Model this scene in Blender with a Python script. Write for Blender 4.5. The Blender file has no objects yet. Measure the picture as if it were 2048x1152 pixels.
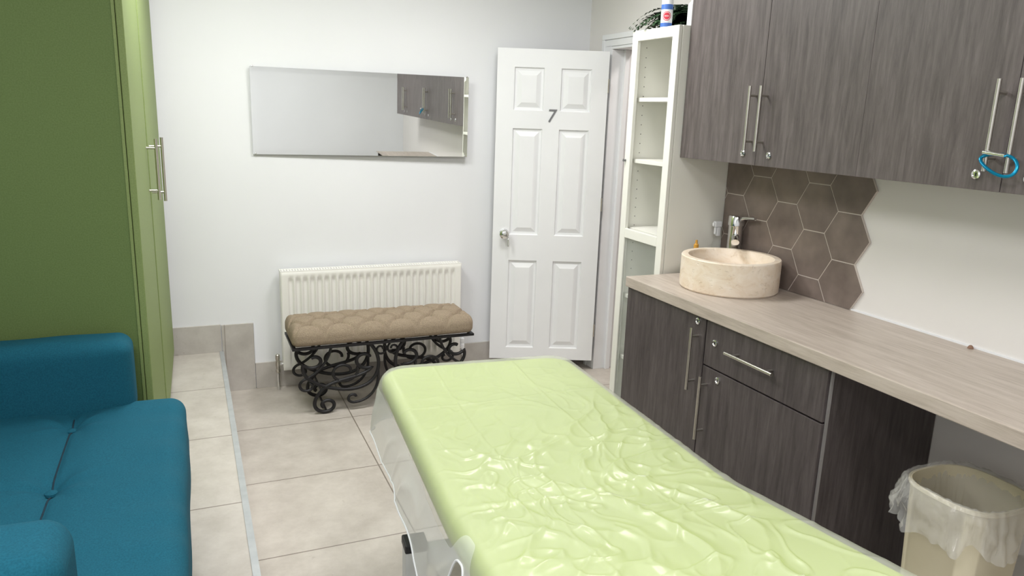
import bpy, bmesh, math, random
from mathutils import Vector, Matrix, noise
random.seed(3)
D=bpy.data; COL=bpy.context.scene.collection

# ---------------------------------------------------------------- materials
def srgb(r,g,b):
    def f(c):
        c/=255.0
        return c/12.92 if c<=.04045 else ((c+.055)/1.055)**2.4
    return (f(r),f(g),f(b),1)
def newmat(name):
    m=D.materials.new(name); m.use_nodes=True
    nt=m.node_tree; b=nt.nodes["Principled BSDF"]
    return m,nt,b
def N(nt,t,**kw):
    n=nt.nodes.new(t)
    for k,v in kw.items(): setattr(n,k,v)
    return n
def bump(nt,b,src,strength,dist=.002):
    bp=N(nt,"ShaderNodeBump"); bp.inputs["Strength"].default_value=strength; bp.inputs["Distance"].default_value=dist
    nt.links.new(src,bp.inputs["Height"]); nt.links.new(bp.outputs[0],b.inputs["Normal"]); return bp
def coords(nt,scale,kind="Object",loc=(0,0,0),rot=(0,0,0)):
    tc=N(nt,"ShaderNodeTexCoord"); mp=N(nt,"ShaderNodeMapping")
    mp.inputs["Scale"].default_value=scale; mp.inputs["Location"].default_value=loc; mp.inputs["Rotation"].default_value=rot
    nt.links.new(tc.outputs[kind],mp.inputs[0]); return mp.outputs[0]
def ramp(nt,src,stops):
    r=N(nt,"ShaderNodeValToRGB"); e=r.color_ramp.elements
    while len(e)<len(stops): e.new(.5)
    for i,(p,c) in enumerate(stops): e[i].position=p; e[i].color=c
    nt.links.new(src,r.inputs[0]); return r.outputs[0]
def noisy(name,c1,c2,scale=8,rough=.5,bs=.1,bd=.001,metal=0,stretch=(1,1,1),detail=4,spec=.5,bscale=None,coat=0):
    m,nt,b=newmat(name)
    v=coords(nt,stretch)
    n=N(nt,"ShaderNodeTexNoise"); n.inputs["Scale"].default_value=scale; n.inputs["Detail"].default_value=detail
    nt.links.new(v,n.inputs["Vector"])
    nt.links.new(ramp(nt,n.outputs[0],[(.3,c1),(.7,c2)]),b.inputs["Base Color"])
    b.inputs["Roughness"].default_value=rough; b.inputs["Metallic"].default_value=metal
    b.inputs["Specular IOR Level"].default_value=spec; b.inputs["Coat Weight"].default_value=coat
    if bs:
        n2=n
        if bscale:
            n2=N(nt,"ShaderNodeTexNoise"); n2.inputs["Scale"].default_value=bscale; n2.inputs["Detail"].default_value=3
            nt.links.new(v,n2.inputs["Vector"])
        bump(nt,b,n2.outputs[0],bs,bd)
    return m
def wood(name,dark,mid,light,vec,rough=.45):
    m,nt,b=newmat(name)
    v=coords(nt,vec)
    n=N(nt,"ShaderNodeTexNoise"); n.inputs["Scale"].default_value=3.6; n.inputs["Detail"].default_value=8; n.inputs["Roughness"].default_value=.72
    n.inputs["Distortion"].default_value=.35
    nt.links.new(v,n.inputs["Vector"])
    v2=coords(nt,tuple(a*.13 for a in vec))
    n2=N(nt,"ShaderNodeTexNoise"); n2.inputs["Scale"].default_value=1.5; n2.inputs["Detail"].default_value=2; n2.inputs["Distortion"].default_value=.5
    nt.links.new(v2,n2.inputs["Vector"])
    w2=N(nt,"ShaderNodeMath",operation="MULTIPLY"); w2.inputs[1].default_value=75; nt.links.new(n2.outputs[0],w2.inputs[0])
    s=N(nt,"ShaderNodeMath",operation="SINE"); nt.links.new(w2.outputs[0],s.inputs[0])
    a=N(nt,"ShaderNodeMath",operation="MULTIPLY_ADD"); a.inputs[1].default_value=.04; nt.links.new(s.outputs[0],a.inputs[0]); nt.links.new(n.outputs[0],a.inputs[2])
    nt.links.new(ramp(nt,a.outputs[0],[(.30,dark),(.5,mid),(.70,light)]),b.inputs["Base Color"])
    b.inputs["Roughness"].default_value=rough
    bump(nt,b,a.outputs[0],.12,.001)
    return m
def tile(name,bw,bh,off,c1,c2,grout,axes="xy",mortar=.003):
    m,nt,b=newmat(name)
    g=N(nt,"ShaderNodeNewGeometry"); sp=N(nt,"ShaderNodeSeparateXYZ"); nt.links.new(g.outputs["Position"],sp.inputs[0])
    cb=N(nt,"ShaderNodeCombineXYZ")
    ax={"x":0,"y":1,"z":2}
    for i,a in enumerate(axes):
        ad=N(nt,"ShaderNodeMath",operation="ADD"); ad.inputs[1].default_value=off[i]
        nt.links.new(sp.outputs[ax[a]],ad.inputs[0]); nt.links.new(ad.outputs[0],cb.inputs[i])
    br=N(nt,"ShaderNodeTexBrick"); br.offset=0; br.squash=1
    br.inputs["Scale"].default_value=1; br.inputs["Mortar Size"].default_value=mortar; br.inputs["Mortar Smooth"].default_value=.1
    br.inputs["Brick Width"].default_value=bw; br.inputs["Row Height"].default_value=bh
    br.inputs["Color1"].default_value=(1,1,1,1); br.inputs["Color2"].default_value=(.95,.95,.95,1); br.inputs["Mortar"].default_value=grout
    nt.links.new(cb.outputs[0],br.inputs["Vector"])
    n=N(nt,"ShaderNodeTexNoise"); n.inputs["Scale"].default_value=5; n.inputs["Detail"].default_value=10; n.inputs["Roughness"].default_value=.7
    nt.links.new(g.outputs["Position"],n.inputs["Vector"])
    n3=N(nt,"ShaderNodeTexNoise"); n3.inputs["Scale"].default_value=22; n3.inputs["Detail"].default_value=6; n3.inputs["Roughness"].default_value=.7
    nt.links.new(g.outputs["Position"],n3.inputs["Vector"])
    pit=ramp(nt,n3.outputs[0],[(.27,(.80,.78,.75,1)),(.36,(1,1,1,1))])
    col=ramp(nt,n.outputs[0],[(.32,c1),(.66,c2)])
    mx=N(nt,"ShaderNodeMix",data_type="RGBA",blend_type="MULTIPLY"); mx.inputs[0].default_value=1
    nt.links.new(col,mx.inputs[6]); nt.links.new(br.outputs["Color"],mx.inputs[7])
    my=N(nt,"ShaderNodeMix",data_type="RGBA",blend_type="MULTIPLY"); my.inputs[0].default_value=1
    nt.links.new(mx.outputs[2],my.inputs[6]); nt.links.new(pit,my.inputs[7])
    nt.links.new(my.outputs[2],b.inputs["Base Color"])
    b.inputs["Roughness"].default_value=.42
    bump(nt,b,n.outputs[0],.08,.002)
    return m
def metal(name,c,rough=.3):
    return noisy(name,c,tuple(x*.9 for x in c[:3])+(1,),scale=40,rough=rough,bs=0,metal=1)
def fabric(name,c1,c2,scale=350,rough=.9,bs=.35,sheen=0,mott=0):
    m,nt,b=newmat(name)
    v=coords(nt,(1,1,1))
    w1=N(nt,"ShaderNodeTexWave",wave_type="BANDS",bands_direction="X"); w1.inputs["Scale"].default_value=scale; w1.inputs["Distortion"].default_value=2.5; w1.inputs["Detail"].default_value=2
    w2=N(nt,"ShaderNodeTexWave",wave_type="BANDS",bands_direction="DIAGONAL"); w2.inputs["Scale"].default_value=scale; w2.inputs["Distortion"].default_value=2.5
    n=N(nt,"ShaderNodeTexNoise"); n.inputs["Scale"].default_value=scale*.9; n.inputs["Detail"].default_value=4
    for x in (w1,w2,n): nt.links.new(v,x.inputs["Vector"])
    a=N(nt,"ShaderNodeMath",operation="ADD"); nt.links.new(w1.outputs["Fac"],a.inputs[0]); nt.links.new(w2.outputs["Fac"],a.inputs[1])
    a2=N(nt,"ShaderNodeMath",operation="MULTIPLY_ADD"); a2.inputs[1].default_value=.2; nt.links.new(a.outputs[0],a2.inputs[0]); nt.links.new(n.outputs[0],a2.inputs[2])
    nt.links.new(ramp(nt,a2.outputs[0],[(.4,c1),(.95,c2)]),b.inputs["Base Color"])
    b.inputs["Roughness"].default_value=rough; b.inputs["Specular IOR Level"].default_value=.2
    b.inputs["Sheen Weight"].default_value=sheen
    bump(nt,b,a2.outputs[0],bs,.001)
    return m

M={}
M["wall"]=noisy("wall_paint",srgb(228,229,232),srgb(233,234,237),scale=1.2,rough=.75,bs=.05,bscale=60,bd=.0006)
M["wallwarm"]=noisy("wall_paint_warm",srgb(224,221,218),srgb(230,227,224),scale=1.2,rough=.7,bs=.05,bscale=60,bd=.0006)
M["hall"]=noisy("hall_paint",srgb(218,206,197),srgb(224,212,203),scale=2,rough=.7,bs=.03)
M["ceil"]=noisy("ceiling_paint",srgb(235,235,235),srgb(240,240,240),scale=2,rough=.8,bs=.03)
M["floor"]=tile("floor_tile",.6,.59,(-.13+6,-.27+6-.0+.0,0),srgb(178,170,161),srgb(204,197,188),srgb(170,164,158))
M["plat"]=tile("platform_tile",.6,.59,(-.13+6,-.27+6,0),srgb(180,173,164),srgb(206,200,192),srgb(170,164,158))
M["skirt"]=tile("skirting_tile",.6,5,(-.14+6,2,0),srgb(178,172,166),srgb(200,195,189),srgb(215,212,208),axes="xz")
M["whitewood"]=noisy("white_satin_paint",srgb(232,233,235),srgb(236,237,239),scale=3,rough=.38,bs=.04,bscale=25)
M["cream"]=noisy("cream_laminate",srgb(232,231,223),srgb(236,235,228),scale=3,rough=.4,bs=.02)
M["radiator"]=noisy("radiator_enamel",srgb(233,232,227),srgb(237,236,231),scale=3,rough=.32,bs=0)
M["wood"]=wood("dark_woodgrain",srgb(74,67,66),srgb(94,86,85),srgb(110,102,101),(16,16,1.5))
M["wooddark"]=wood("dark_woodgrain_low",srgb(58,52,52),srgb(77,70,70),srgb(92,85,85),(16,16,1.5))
M["top"]=wood("pale_woodgrain",srgb(164,152,141),srgb(182,170,159),srgb(195,184,174),(22,1.6,22),rough=.4)
M["steel"]=metal("brushed_steel",srgb(208,204,196),.28)
M["chrome"]=metal("chrome",srgb(232,232,232),.14)
M["alu"]=noisy("aluminium_strip",srgb(178,182,184),srgb(192,195,197),scale=20,rough=.45,bs=0,metal=.4)
M["iron"]=noisy("black_iron",srgb(24,23,25),srgb(36,35,37),scale=30,rough=.45,bs=.2,metal=.3)
M["black"]=noisy("black_plastic",srgb(25,26,28),srgb(34,35,37),scale=20,rough=.5,bs=0)
M["benchfab"]=fabric("tan_tweed",srgb(126,111,94),srgb(164,149,129),scale=240)
M["benchbtn"]=noisy("tan_button",srgb(96,82,66),srgb(110,95,78),scale=200,rough=.9,bs=0)
M["sofa"]=fabric("teal_weave",srgb(18,74,92),srgb(26,94,114),scale=320,bs=.3)
M["sofaseam"]=noisy("teal_thread",srgb(2,34,48),srgb(4,44,60),scale=80,rough=.9,bs=0)
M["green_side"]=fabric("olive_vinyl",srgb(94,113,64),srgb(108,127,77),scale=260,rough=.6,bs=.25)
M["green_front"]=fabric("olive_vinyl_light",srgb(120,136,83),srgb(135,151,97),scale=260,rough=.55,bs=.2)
M["lime"]=noisy("lime_vinyl",srgb(173,194,70),srgb(181,201,80),scale=6,rough=.4,bs=.1,bscale=120)
def stone():
    m,nt,b=newmat("cream_travertine")
    v=coords(nt,(1,1,1.6))
    n=N(nt,"ShaderNodeTexNoise"); n.inputs["Scale"].default_value=11; n.inputs["Detail"].default_value=12; n.inputs["Roughness"].default_value=.65; n.inputs["Distortion"].default_value=.8
    nt.links.new(v,n.inputs["Vector"])
    nt.links.new(ramp(nt,n.outputs[0],[(.28,srgb(206,182,156)),(.42,srgb(228,211,190)),(.64,srgb(239,227,212))]),b.inputs["Base Color"])
    n2=N(nt,"ShaderNodeTexNoise"); n2.inputs["Scale"].default_value=45; n2.inputs["Detail"].default_value=6; nt.links.new(v,n2.inputs["Vector"])
    b.inputs["Roughness"].default_value=.45
    bump(nt,b,ramp(nt,n2.outputs[0],[(.33,(0,0,0,1)),(.40,(1,1,1,1))]),.5,.003)
    return m
M["stone"]=stone()
M["hex"]=noisy("brown_hex_tile",srgb(106,94,88),srgb(134,121,113),scale=9,rough=.5,bs=.1,detail=8)
M["grout"]=noisy("pale_grout",srgb(200,191,182),srgb(210,201,192),scale=40,rough=.8,bs=0)
M["bin"]=noisy("cream_metal_bin",srgb(222,212,182),srgb(233,225,198),scale=4,rough=.65,bs=.05)
M["frame"]=noisy("grey_white_steel_frame",srgb(196,198,196),srgb(206,208,206),scale=10,rough=.4,bs=0)
M["leaf"]=noisy("fern_leaf",srgb(24,52,28),srgb(46,82,44),scale=30,rough=.6,bs=0)
M["pot"]=noisy("dark_pot",srgb(35,38,40),srgb(45,48,50),scale=10,rough=.6,bs=0)
M["white"]=noisy("white_plastic",srgb(228,230,232),srgb(234,235,238),scale=10,rough=.35,bs=0)
M["red"]=noisy("red_print",srgb(205,50,70),srgb(214,60,80),scale=10,rough=.4,bs=0)
M["blue"]=noisy("blue_print",srgb(60,100,175),srgb(70,112,188),scale=10,rough=.4,bs=0)
M["cyan"]=noisy("blue_anodised",srgb(0,120,160),srgb(10,140,180),scale=10,rough=.25,bs=0,metal=.6)
M["grey"]=noisy("grey_metal_number",srgb(115,115,118),srgb(128,128,130),scale=10,rough=.35,bs=0,metal=.5)
M["greyedge"]=noisy("grey_edge_band",srgb(135,132,130),srgb(145,142,140),scale=10,rough=.5,bs=0)
M["legwood"]=noisy("beech_leg",srgb(120,84,52),srgb(150,108,70),scale=12,rough=.5,bs=0,stretch=(6,6,1))
M["brown"]=noisy("brown_rust",srgb(130,100,82),srgb(150,118,100),scale=50,rough=.8,bs=0)
M["amber"]=noisy("amber_liquid",srgb(196,140,50),srgb(212,158,70),scale=10,rough=.15,bs=0)
def sheer(name,c,alpha,rough,bs=0,bscale=20,bd=.004,coat=0):
    m,nt,b=newmat(name)
    n=N(nt,"ShaderNodeTexNoise"); n.inputs["Scale"].default_value=bscale; n.inputs["Detail"].default_value=3; n.inputs["Distortion"].default_value=.6
    nt.links.new(coords(nt,(1,1,1)),n.inputs["Vector"])
    b.inputs["Base Color"].default_value=c; b.inputs["Roughness"].default_value=rough
    b.inputs["Alpha"].default_value=alpha; b.inputs["Coat Weight"].default_value=coat; b.inputs["Coat Roughness"].default_value=.2
    if bs: bump(nt,b,n.outputs[0],bs,bd)
    return m
M["cover"]=sheer("clear_plastic_cover",srgb(220,223,210),.39,.28,.2,18,.005,coat=.4)
M["coverside"]=sheer("cloudy_plastic_drape",srgb(228,231,225),.58,.28,.2,14,.006,coat=.3)
M["bag"]=sheer("clear_bin_liner",srgb(226,226,222),.33,.14,.6,30,.01,coat=.8)
M["glass"]=sheer("cabinet_glass",srgb(225,235,228),.10,.05)
M["bottleglass"]=sheer("cloudy_plastic",srgb(190,192,188),.14,.15)
m,nt,b=newmat("mirror_silver"); b.inputs["Base Color"].default_value=(.90,.92,.90,1); b.inputs["Metallic"].default_value=1; b.inputs["Roughness"].default_value=.012; M["mirror"]=m
m,nt,b=newmat("lamp_diffuser"); b.inputs["Emission Color"].default_value=(1,.98,.95,1); b.inputs["Emission Strength"].default_value=6; M["lamp"]=m

# ---------------------------------------------------------------- mesh helpers
def obj(name,verts,faces,mat,smooth=False,thing=None,mats=None):
    me=D.meshes.new(name); me.from_pydata([tuple(v) for v in verts],[],faces); me.update()
    if mats:
        for k in mats: me.materials.append(M[k])
    else: me.materials.append(M[mat])
    if smooth:
        for p in me.polygons: p.use_smooth=True
    o=D.objects.new(name,me); COL.objects.link(o)
    if thing is not None: child(o,thing)
    return o
def child(o,thing):
    o.parent=thing
    if thing.type=='EMPTY': o.matrix_parent_inverse=Matrix.Translation(-Vector(thing["loc0"]))
def thing(name,label,cat,loc=(0,0,0),**kw):
    e=D.objects.new(name,None); e.empty_display_size=.1; e.location=loc; e["loc0"]=list(loc); COL.objects.link(e)
    e["label"]=label; e["category"]=cat
    for k,v in kw.items(): e[k]=v
    return e
def tag(o,label,cat,**kw):
    o["label"]=label; o["category"]=cat
    for k,v in kw.items(): o[k]=v
    return o
def struct(o): o["kind"]="structure"; return o
def clean(me,bevel=0,seg=2):
    bm=bmesh.new(); bm.from_mesh(me)
    if bevel: bmesh.ops.bevel(bm,geom=list(bm.edges),offset=bevel,segments=seg,affect='EDGES',profile=.5)
    bmesh.ops.recalc_face_normals(bm,faces=bm.faces)
    bm.to_mesh(me); bm.free()
def boxes(name,L,mat,bevel=0,thing=None,seg=2,mats=None,mi=None):
    V=[];F=[]
    for (x0,x1,y0,y1,z0,z1) in L:
        n=len(V)
        V+=[(x0,y0,z0),(x1,y0,z0),(x1,y1,z0),(x0,y1,z0),(x0,y0,z1),(x1,y0,z1),(x1,y1,z1),(x0,y1,z1)]
        F+=[tuple(n+i for i in f) for f in ((3,2,1,0),(4,5,6,7),(0,1,5,4),(1,2,6,5),(2,3,7,6),(3,0,4,7))]
    o=obj(name,V,F,mat,thing=thing); clean(o.data,bevel,seg)
    return o
def box(name,x0,x1,y0,y1,z0,z1,mat,bevel=.002,thing=None): return boxes(name,[(x0,x1,y0,y1,z0,z1)],mat,bevel,thing)
def tube_geo(pts,r,n=10,closed=False,rfn=None):
    P=[Vector(p) for p in pts]; V=[];F=[]; m=len(P)
    up=None
    for i,p in enumerate(P):
        if closed: t=(P[(i+1)%m]-P[i-1]).normalized()
        else: t=(P[min(i+1,m-1)]-P[max(i-1,0)]).normalized()
        if up is None:
            a=Vector((0,0,1)) if abs(t.z)<.9 else Vector((1,0,0)); up=(a-t*a.dot(t)).normalized()
        else: up=(up-t*up.dot(t)).normalized()
        s=t.cross(up); rr=rfn(i/(m-1)) if rfn else r
        for k in range(n):
            a=2*math.pi*k/n; V.append(p+(up*math.cos(a)+s*math.sin(a))*rr)
    for i in range(m if closed else m-1):
        j=(i+1)%m
        for k in range(n): F.append((i*n+k,i*n+(k+1)%n,j*n+(k+1)%n,j*n+k))
    if not closed:
        F.append(tuple(range(n))[::-1]); F.append(tuple((m-1)*n+k for k in range(n)))
    return V,F
def tubes(name,paths,mat,thing=None,n=10,closed=False):
    V=[];F=[]
    for pts,r in paths:
        v,f=tube_geo(pts,r,n,closed); k=len(V); V+=v; F+=[tuple(a+k for a in q) for q in f]
    o=obj(name,V,F,mat,True,thing)
    clean(o.data)
    mo=o.modifiers.new("es","EDGE_SPLIT"); mo.split_angle=math.radians(50)
    return o
def lathe(name,prof,c,mat,thing=None,n=40,axis='z',smooth=True,split=35):
    V=[];F=[]
    for (r,z) in prof:
        for k in range(n):
            a=2*math.pi*k/n
            p=(r*math.cos(a),r*math.sin(a),z)
            if axis=='x': p=(p[2],p[0],p[1])
            if axis=='y': p=(p[0],p[2],p[1])
            V.append((c[0]+p[0],c[1]+p[1],c[2]+p[2]))
    m=len(prof)
    for i in range(m-1):
        for k in range(n): F.append((i*n+k,i*n+(k+1)%n,(i+1)*n+(k+1)%n,(i+1)*n+k))
    if prof[0][0]>1e-6: F.append(tuple(range(n))[::-1])
    if prof[-1][0]>1e-6: F.append(tuple((m-1)*n+k for k in range(n)))
    o=obj(name,V,F,mat,smooth,thing)
    bm=bmesh.new(); bm.from_mesh(o.data); bmesh.ops.remove_doubles(bm,verts=bm.verts,dist=1e-6); bmesh.ops.recalc_face_normals(bm,faces=bm.faces); bm.to_mesh(o.data); bm.free()
    mo=o.modifiers.new("es","EDGE_SPLIT"); mo.split_angle=math.radians(split)
    return o
def rbox(name,x0,x1,y0,y1,z0,z1,r,mat,step=.03,fn=None,thing=None):
    """rounded, subdivided box"""
    dims=(x1-x0,y1-y0,z1-z0); lo=Vector((x0,y0,z0)); hi=Vector((x1,y1,z1))
    def axis(a):
        L=dims[a]; e=[0]; k=5
        for i in range(1,k+1): e.append(r*i/k)
        n=max(1,int((L-2*r)/step))
        for i in range(1,n): e.append(r+(L-2*r)*i/n)
        for i in range(k+1): e.append(L-r+r*i/k)
        out=[]
        for x in e:
            if not out or x-out[-1]>1e-6: out.append(x)
        return out
    A=[axis(i) for i in range(3)]
    vid={};V=[];F=[]
    def gv(i,j,k):
        key=(i,j,k)
        if key not in vid:
            p=lo+Vector((A[0][i],A[1][j],A[2][k]))
            q=Vector([min(max(p[a],lo[a]+r),hi[a]-r) for a in range(3)])
            d=p-q
            if d.length>1e-9: p=q+d.normalized()*r
            if fn: p=Vector(fn(p))
            vid[key]=len(V); V.append(p)
        return vid[key]
    n=[len(a)-1 for a in A]
    for j in range(n[1]):
        for k in range(n[2]):
            F.append((gv(0,j,k),gv(0,j,k+1),gv(0,j+1,k+1),gv(0,j+1,k)))
            F.append((gv(n[0],j,k),gv(n[0],j+1,k),gv(n[0],j+1,k+1),gv(n[0],j,k+1)))
    for i in range(n[0]):
        for k in range(n[2]):
            F.append((gv(i,0,k),gv(i+1,0,k),gv(i+1,0,k+1),gv(i,0,k+1)))
            F.append((gv(i,n[1],k),gv(i,n[1],k+1),gv(i+1,n[1],k+1),gv(i+1,n[1],k)))
    for i in range(n[0]):
        for j in range(n[1]):
            F.append((gv(i,j,0),gv(i,j+1,0),gv(i+1,j+1,0),gv(i+1,j,0)))
            F.append((gv(i,j,n[2]),gv(i+1,j,n[2]),gv(i+1,j+1,n[2]),gv(i,j+1,n[2])))
    o=obj(name,V,F,mat,True,thing); clean(o.data); return o
def arc(cx,cz,r,a0,a1,n=14): return [(cx+r*math.cos(math.radians(a0+(a1-a0)*i/n)),cz+r*math.sin(math.radians(a0+(a1-a0)*i/n))) for i in range(n+1)]

# ---------------------------------------------------------------- room shell
XL,XR,XR2,YB,YF,ZC=-1.15,2.28,2.36,4.30,-1.1,2.6
struct(box("floor",XL-.1,3.9,YF-.1,5.4,-.1,0,"floor",0))
struct(box("ceiling",XL-.1,3.9,YF-.1,5.4,ZC,ZC+.1,"ceil",0))
struct(box("wall_back",XL-.1,2.5,YB,YB+.1,0,ZC,"wall",0))
struct(box("wall_left",XL-.1,XL,YF,YB,0,ZC,"wall",0))
struct(box("wall_front",XL-.1,2.5,YF-.1,YF,0,ZC,"wall",0))
struct(boxes("wall_right",[(XR,2.5,YF,2.765,0,ZC),(XR2,2.5,2.765,3.2,0,ZC),(XR2,2.5,3.2,4.0,2.0,ZC),(XR2,2.5,4.0,YB,0,ZC)],"wallwarm",0))
struct(box("wall_hallway",2.5,3.8,4.12,4.22,0,ZC,"hall",0))
struct(box("wall_hallway_side",3.8,3.9,YF,4.2,0,ZC,"hall",0))
struct(box("baseboard_hallway",2.5,3.8,4.105,4.12,0,.27,"skirt",0))
struct(box("floor_platform",XL,.125,YF,YB,0,.24,"plat",0))
struct(box("trim_1",.108,.130,YF,YB-.012,.2405,.2435,"alu",0))
struct(boxes("baseboard_back",[(.125,.293,YB-.012,YB,0,.393),(.296,XR2,YB-.012,YB,0,.153),(XL,.121,YB-.012,YB,.24,.397)],"skirt",.001))
struct(boxes("trim_2",[(.2935,.2955,YB-.0135,YB,.154,.396)],"wall",0))
struct(box("baseboard_right",XR2-.012,XR2,4.115,YB-.013,0,.153,"skirt",.001))
struct(box("trim_3",XR-.006,XR,-.1,2.15,.915,.921,"wall",0))
# door frame (architrave + lining), pieces butt together without overlap
struct(boxes("trim_4",[(XR2-.018,XR2-.0005,4.001,4.07,0,2.001),(XR2-.018,XR2-.0005,3.14,4.07,2.0015,2.04),
    (XR2-.026,XR2-.0005,4.0705,4.10,0,2.04),(XR2-.026,XR2-.0005,3.14,4.10,2.0405,2.07)],"whitewood",.002))
struct(boxes("trim_5",[(XR2-.018,2.5,3.985,3.9995,0,1.984),(XR2-.018,2.5,3.2155,3.9995,1.985,1.9995),(2.42,2.45,3.962,3.9845,0,1.984),(2.501,2.516,4.0,4.07,0,2.05),
    (XR2-.018,2.5,3.2005,3.215,0,1.9995)],"whitewood",.0015))

# ---------------------------------------------------------------- door leaf
def door_leaf():
    W,Hh,T=.655,1.895,.038
    px=[(.155,.425),(.575,.85)]
    pz=[(1-.185,1-.055),(1-.578,1-.24),(1-.960,1-.662)]
    xs=[0]+[W*a for p in px for a in p]+[W]; zs=[0]+sorted([Hh*a for p in pz for a in p])+[Hh]
    V=[];F=[]
    def v(x,y,z): V.append((x,y,z)); return len(V)-1
    for side,s in ((0,1),(T,-1)):
        for i in range(len(xs)-1):
            for j in range(len(zs)-1):
                x0,x1,z0,z1=xs[i],xs[i+1],zs[j],zs[j+1]
                if i in (1,3) and j in (1,3,5):
                    rings=[(0,0),(.006,.012),(.018,.013),(.045,.001),(.048,.0008)]
                    ids=[]
                    for ins,dep in rings:
                        ids.append([v(x0+ins,side+s*dep,z0+ins),v(x1-ins,side+s*dep,z0+ins),v(x1-ins,side+s*dep,z1-ins),v(x0+ins,side+s*dep,z1-ins)])
                    for a,bq in zip(ids,ids[1:]):
                        for k in range(4): F.append((a[k],a[(k+1)%4],bq[(k+1)%4],bq[k]))
                    F.append(tuple(ids[-1]))
                else:
                    F.append((v(x0,side,z0),v(x1,side,z0),v(x1,side,z1),v(x0,side,z1)))
    a=[v(x,y,z) for x,y,z in ((0,0,0),(W,0,0),(W,T,0),(0,T,0),(0,0,Hh),(W,0,Hh),(W,T,Hh),(0,T,Hh))]
    F+= [(a[0],a[3],a[2],a[1]),(a[4],a[5],a[6],a[7]),(a[1],a[2],a[6],a[5]),(a[0],a[4],a[7],a[3])]
    o=obj("door_1",V,F,"whitewood"); 
    bm=bmesh.new(); bm.from_mesh(o.data); bmesh.ops.remove_doubles(bm,verts=bm.verts,dist=1e-5); bmesh.ops.recalc_face_normals(bm,faces=bm.faces); bm.to_mesh(o.data); bm.free()
    struct(o); o["label"]="white six-panel door standing open against the back wall"
    kz=.808; kx=.07
    k=lathe("door_knob",[(0,0),(.028,0),(.028,-.006),(.011,-.01),(.010,-.03),(.022,-.036),(.029,-.047),(.027,-.058),(.014,-.064),(0,-.065)],(kx,0,kz),"chrome",axis='y')
    k.parent=o; k["label"]="round polished chrome knob"
    k2=lathe("door_knob",[(0,0),(.026,0),(.026,.006),(.011,.01),(.010,.03),(.022,.036),(.026,.047),(.014,.06),(0,.061)],(kx,T,kz),"chrome",axis='y'); k2.parent=o
    ky=boxes("key",[(kx+.024,kx+.028,-.05,0,kz-.028,-.020+kz),(kx+.022,kx+.030,-.055,-.040,kz-.075,kz-.028)],"chrome",.0006); ky.parent=o
    lt=boxes("latch_plate",[(-.001,.0,.01,.028,kz-.03,kz+.03)],"steel",0); lt.parent=o
    c=D.curves.new("number","FONT"); c.body="7"; c.size=.108; c.extrude=.002; c.shear=.12; c.offset=.0
    t=D.objects.new("tmp",c); COL.objects.link(t); bpy.context.view_layer.update()
    me=D.meshes.new_from_object(t); D.objects.remove(t)
    nb=D.objects.new("door_number",me); COL.objects.link(nb); me.materials.clear(); me.materials.append(M["grey"])
    nb.rotation_euler=(math.pi/2,0,0); nb.location=(.300,-.003,1.482); nb.parent=o; nb["label"]="grey metal number 7"
    for z in (.2,1.0,1.7):
        h=boxes("hinge",[(W-.002,W+.006,-.004,.004,z-.04,z+.04)],"steel",.001); h.parent=o
    hx,hy=2.315,3.955; fx,fy=1.700,4.205
    ang=math.atan2(hy-fy,hx-fx); o.rotation_euler=(0,0,ang)
    o.location=(hx-.006-W*math.cos(ang),hy-W*math.sin(ang),.072)
    return o
door_leaf()

# ---------------------------------------------------------------- wall mirror
mi=thing("wall_mirror","wide frameless mirror hanging on the white wall","mirror",(.94,YB,1.56))
def mir():
    x0,x1,z0,z1=.333,1.542,1.335,1.792; B=.026
    def y(x,z,off): return YB-off-(z-z0)*math.tan(math.radians(.80))-(x-x0)*.029
    V=[];F=[]
    for (ins,off) in ((0,.010),(0,.0142),(B,.0146)):
        for (x,z) in ((x0+ins,z0+ins),(x1-ins,z0+ins),(x1-ins,z1-ins),(x0+ins,z1-ins)): V.append((x,y(x,z,off),z))
    for a in (0,4):
        for k in range(4): F.append((a+k,a+(k+1)%4,a+4+(k+1)%4,a+4+k))
    F.append((8,9,10,11)); 
    o=obj("mirror_glass",V,F,"mirror",thing=mi)
    box("backing_board",x0+.01,x1-.01,YB-.009,YB-.001,z0+.01,z1-.01,"black",0,mi)
    for x in (x0+.012,x1-.012):
        for z in (z0,z1-.004):
            lathe("mirror_clip",[(0,.0),(.005,0),(.005,-.004),(0,-.005)],(x,y(x,z,.0145),z+.004),"chrome",mi,n=14,axis='y')
mir()

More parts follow.
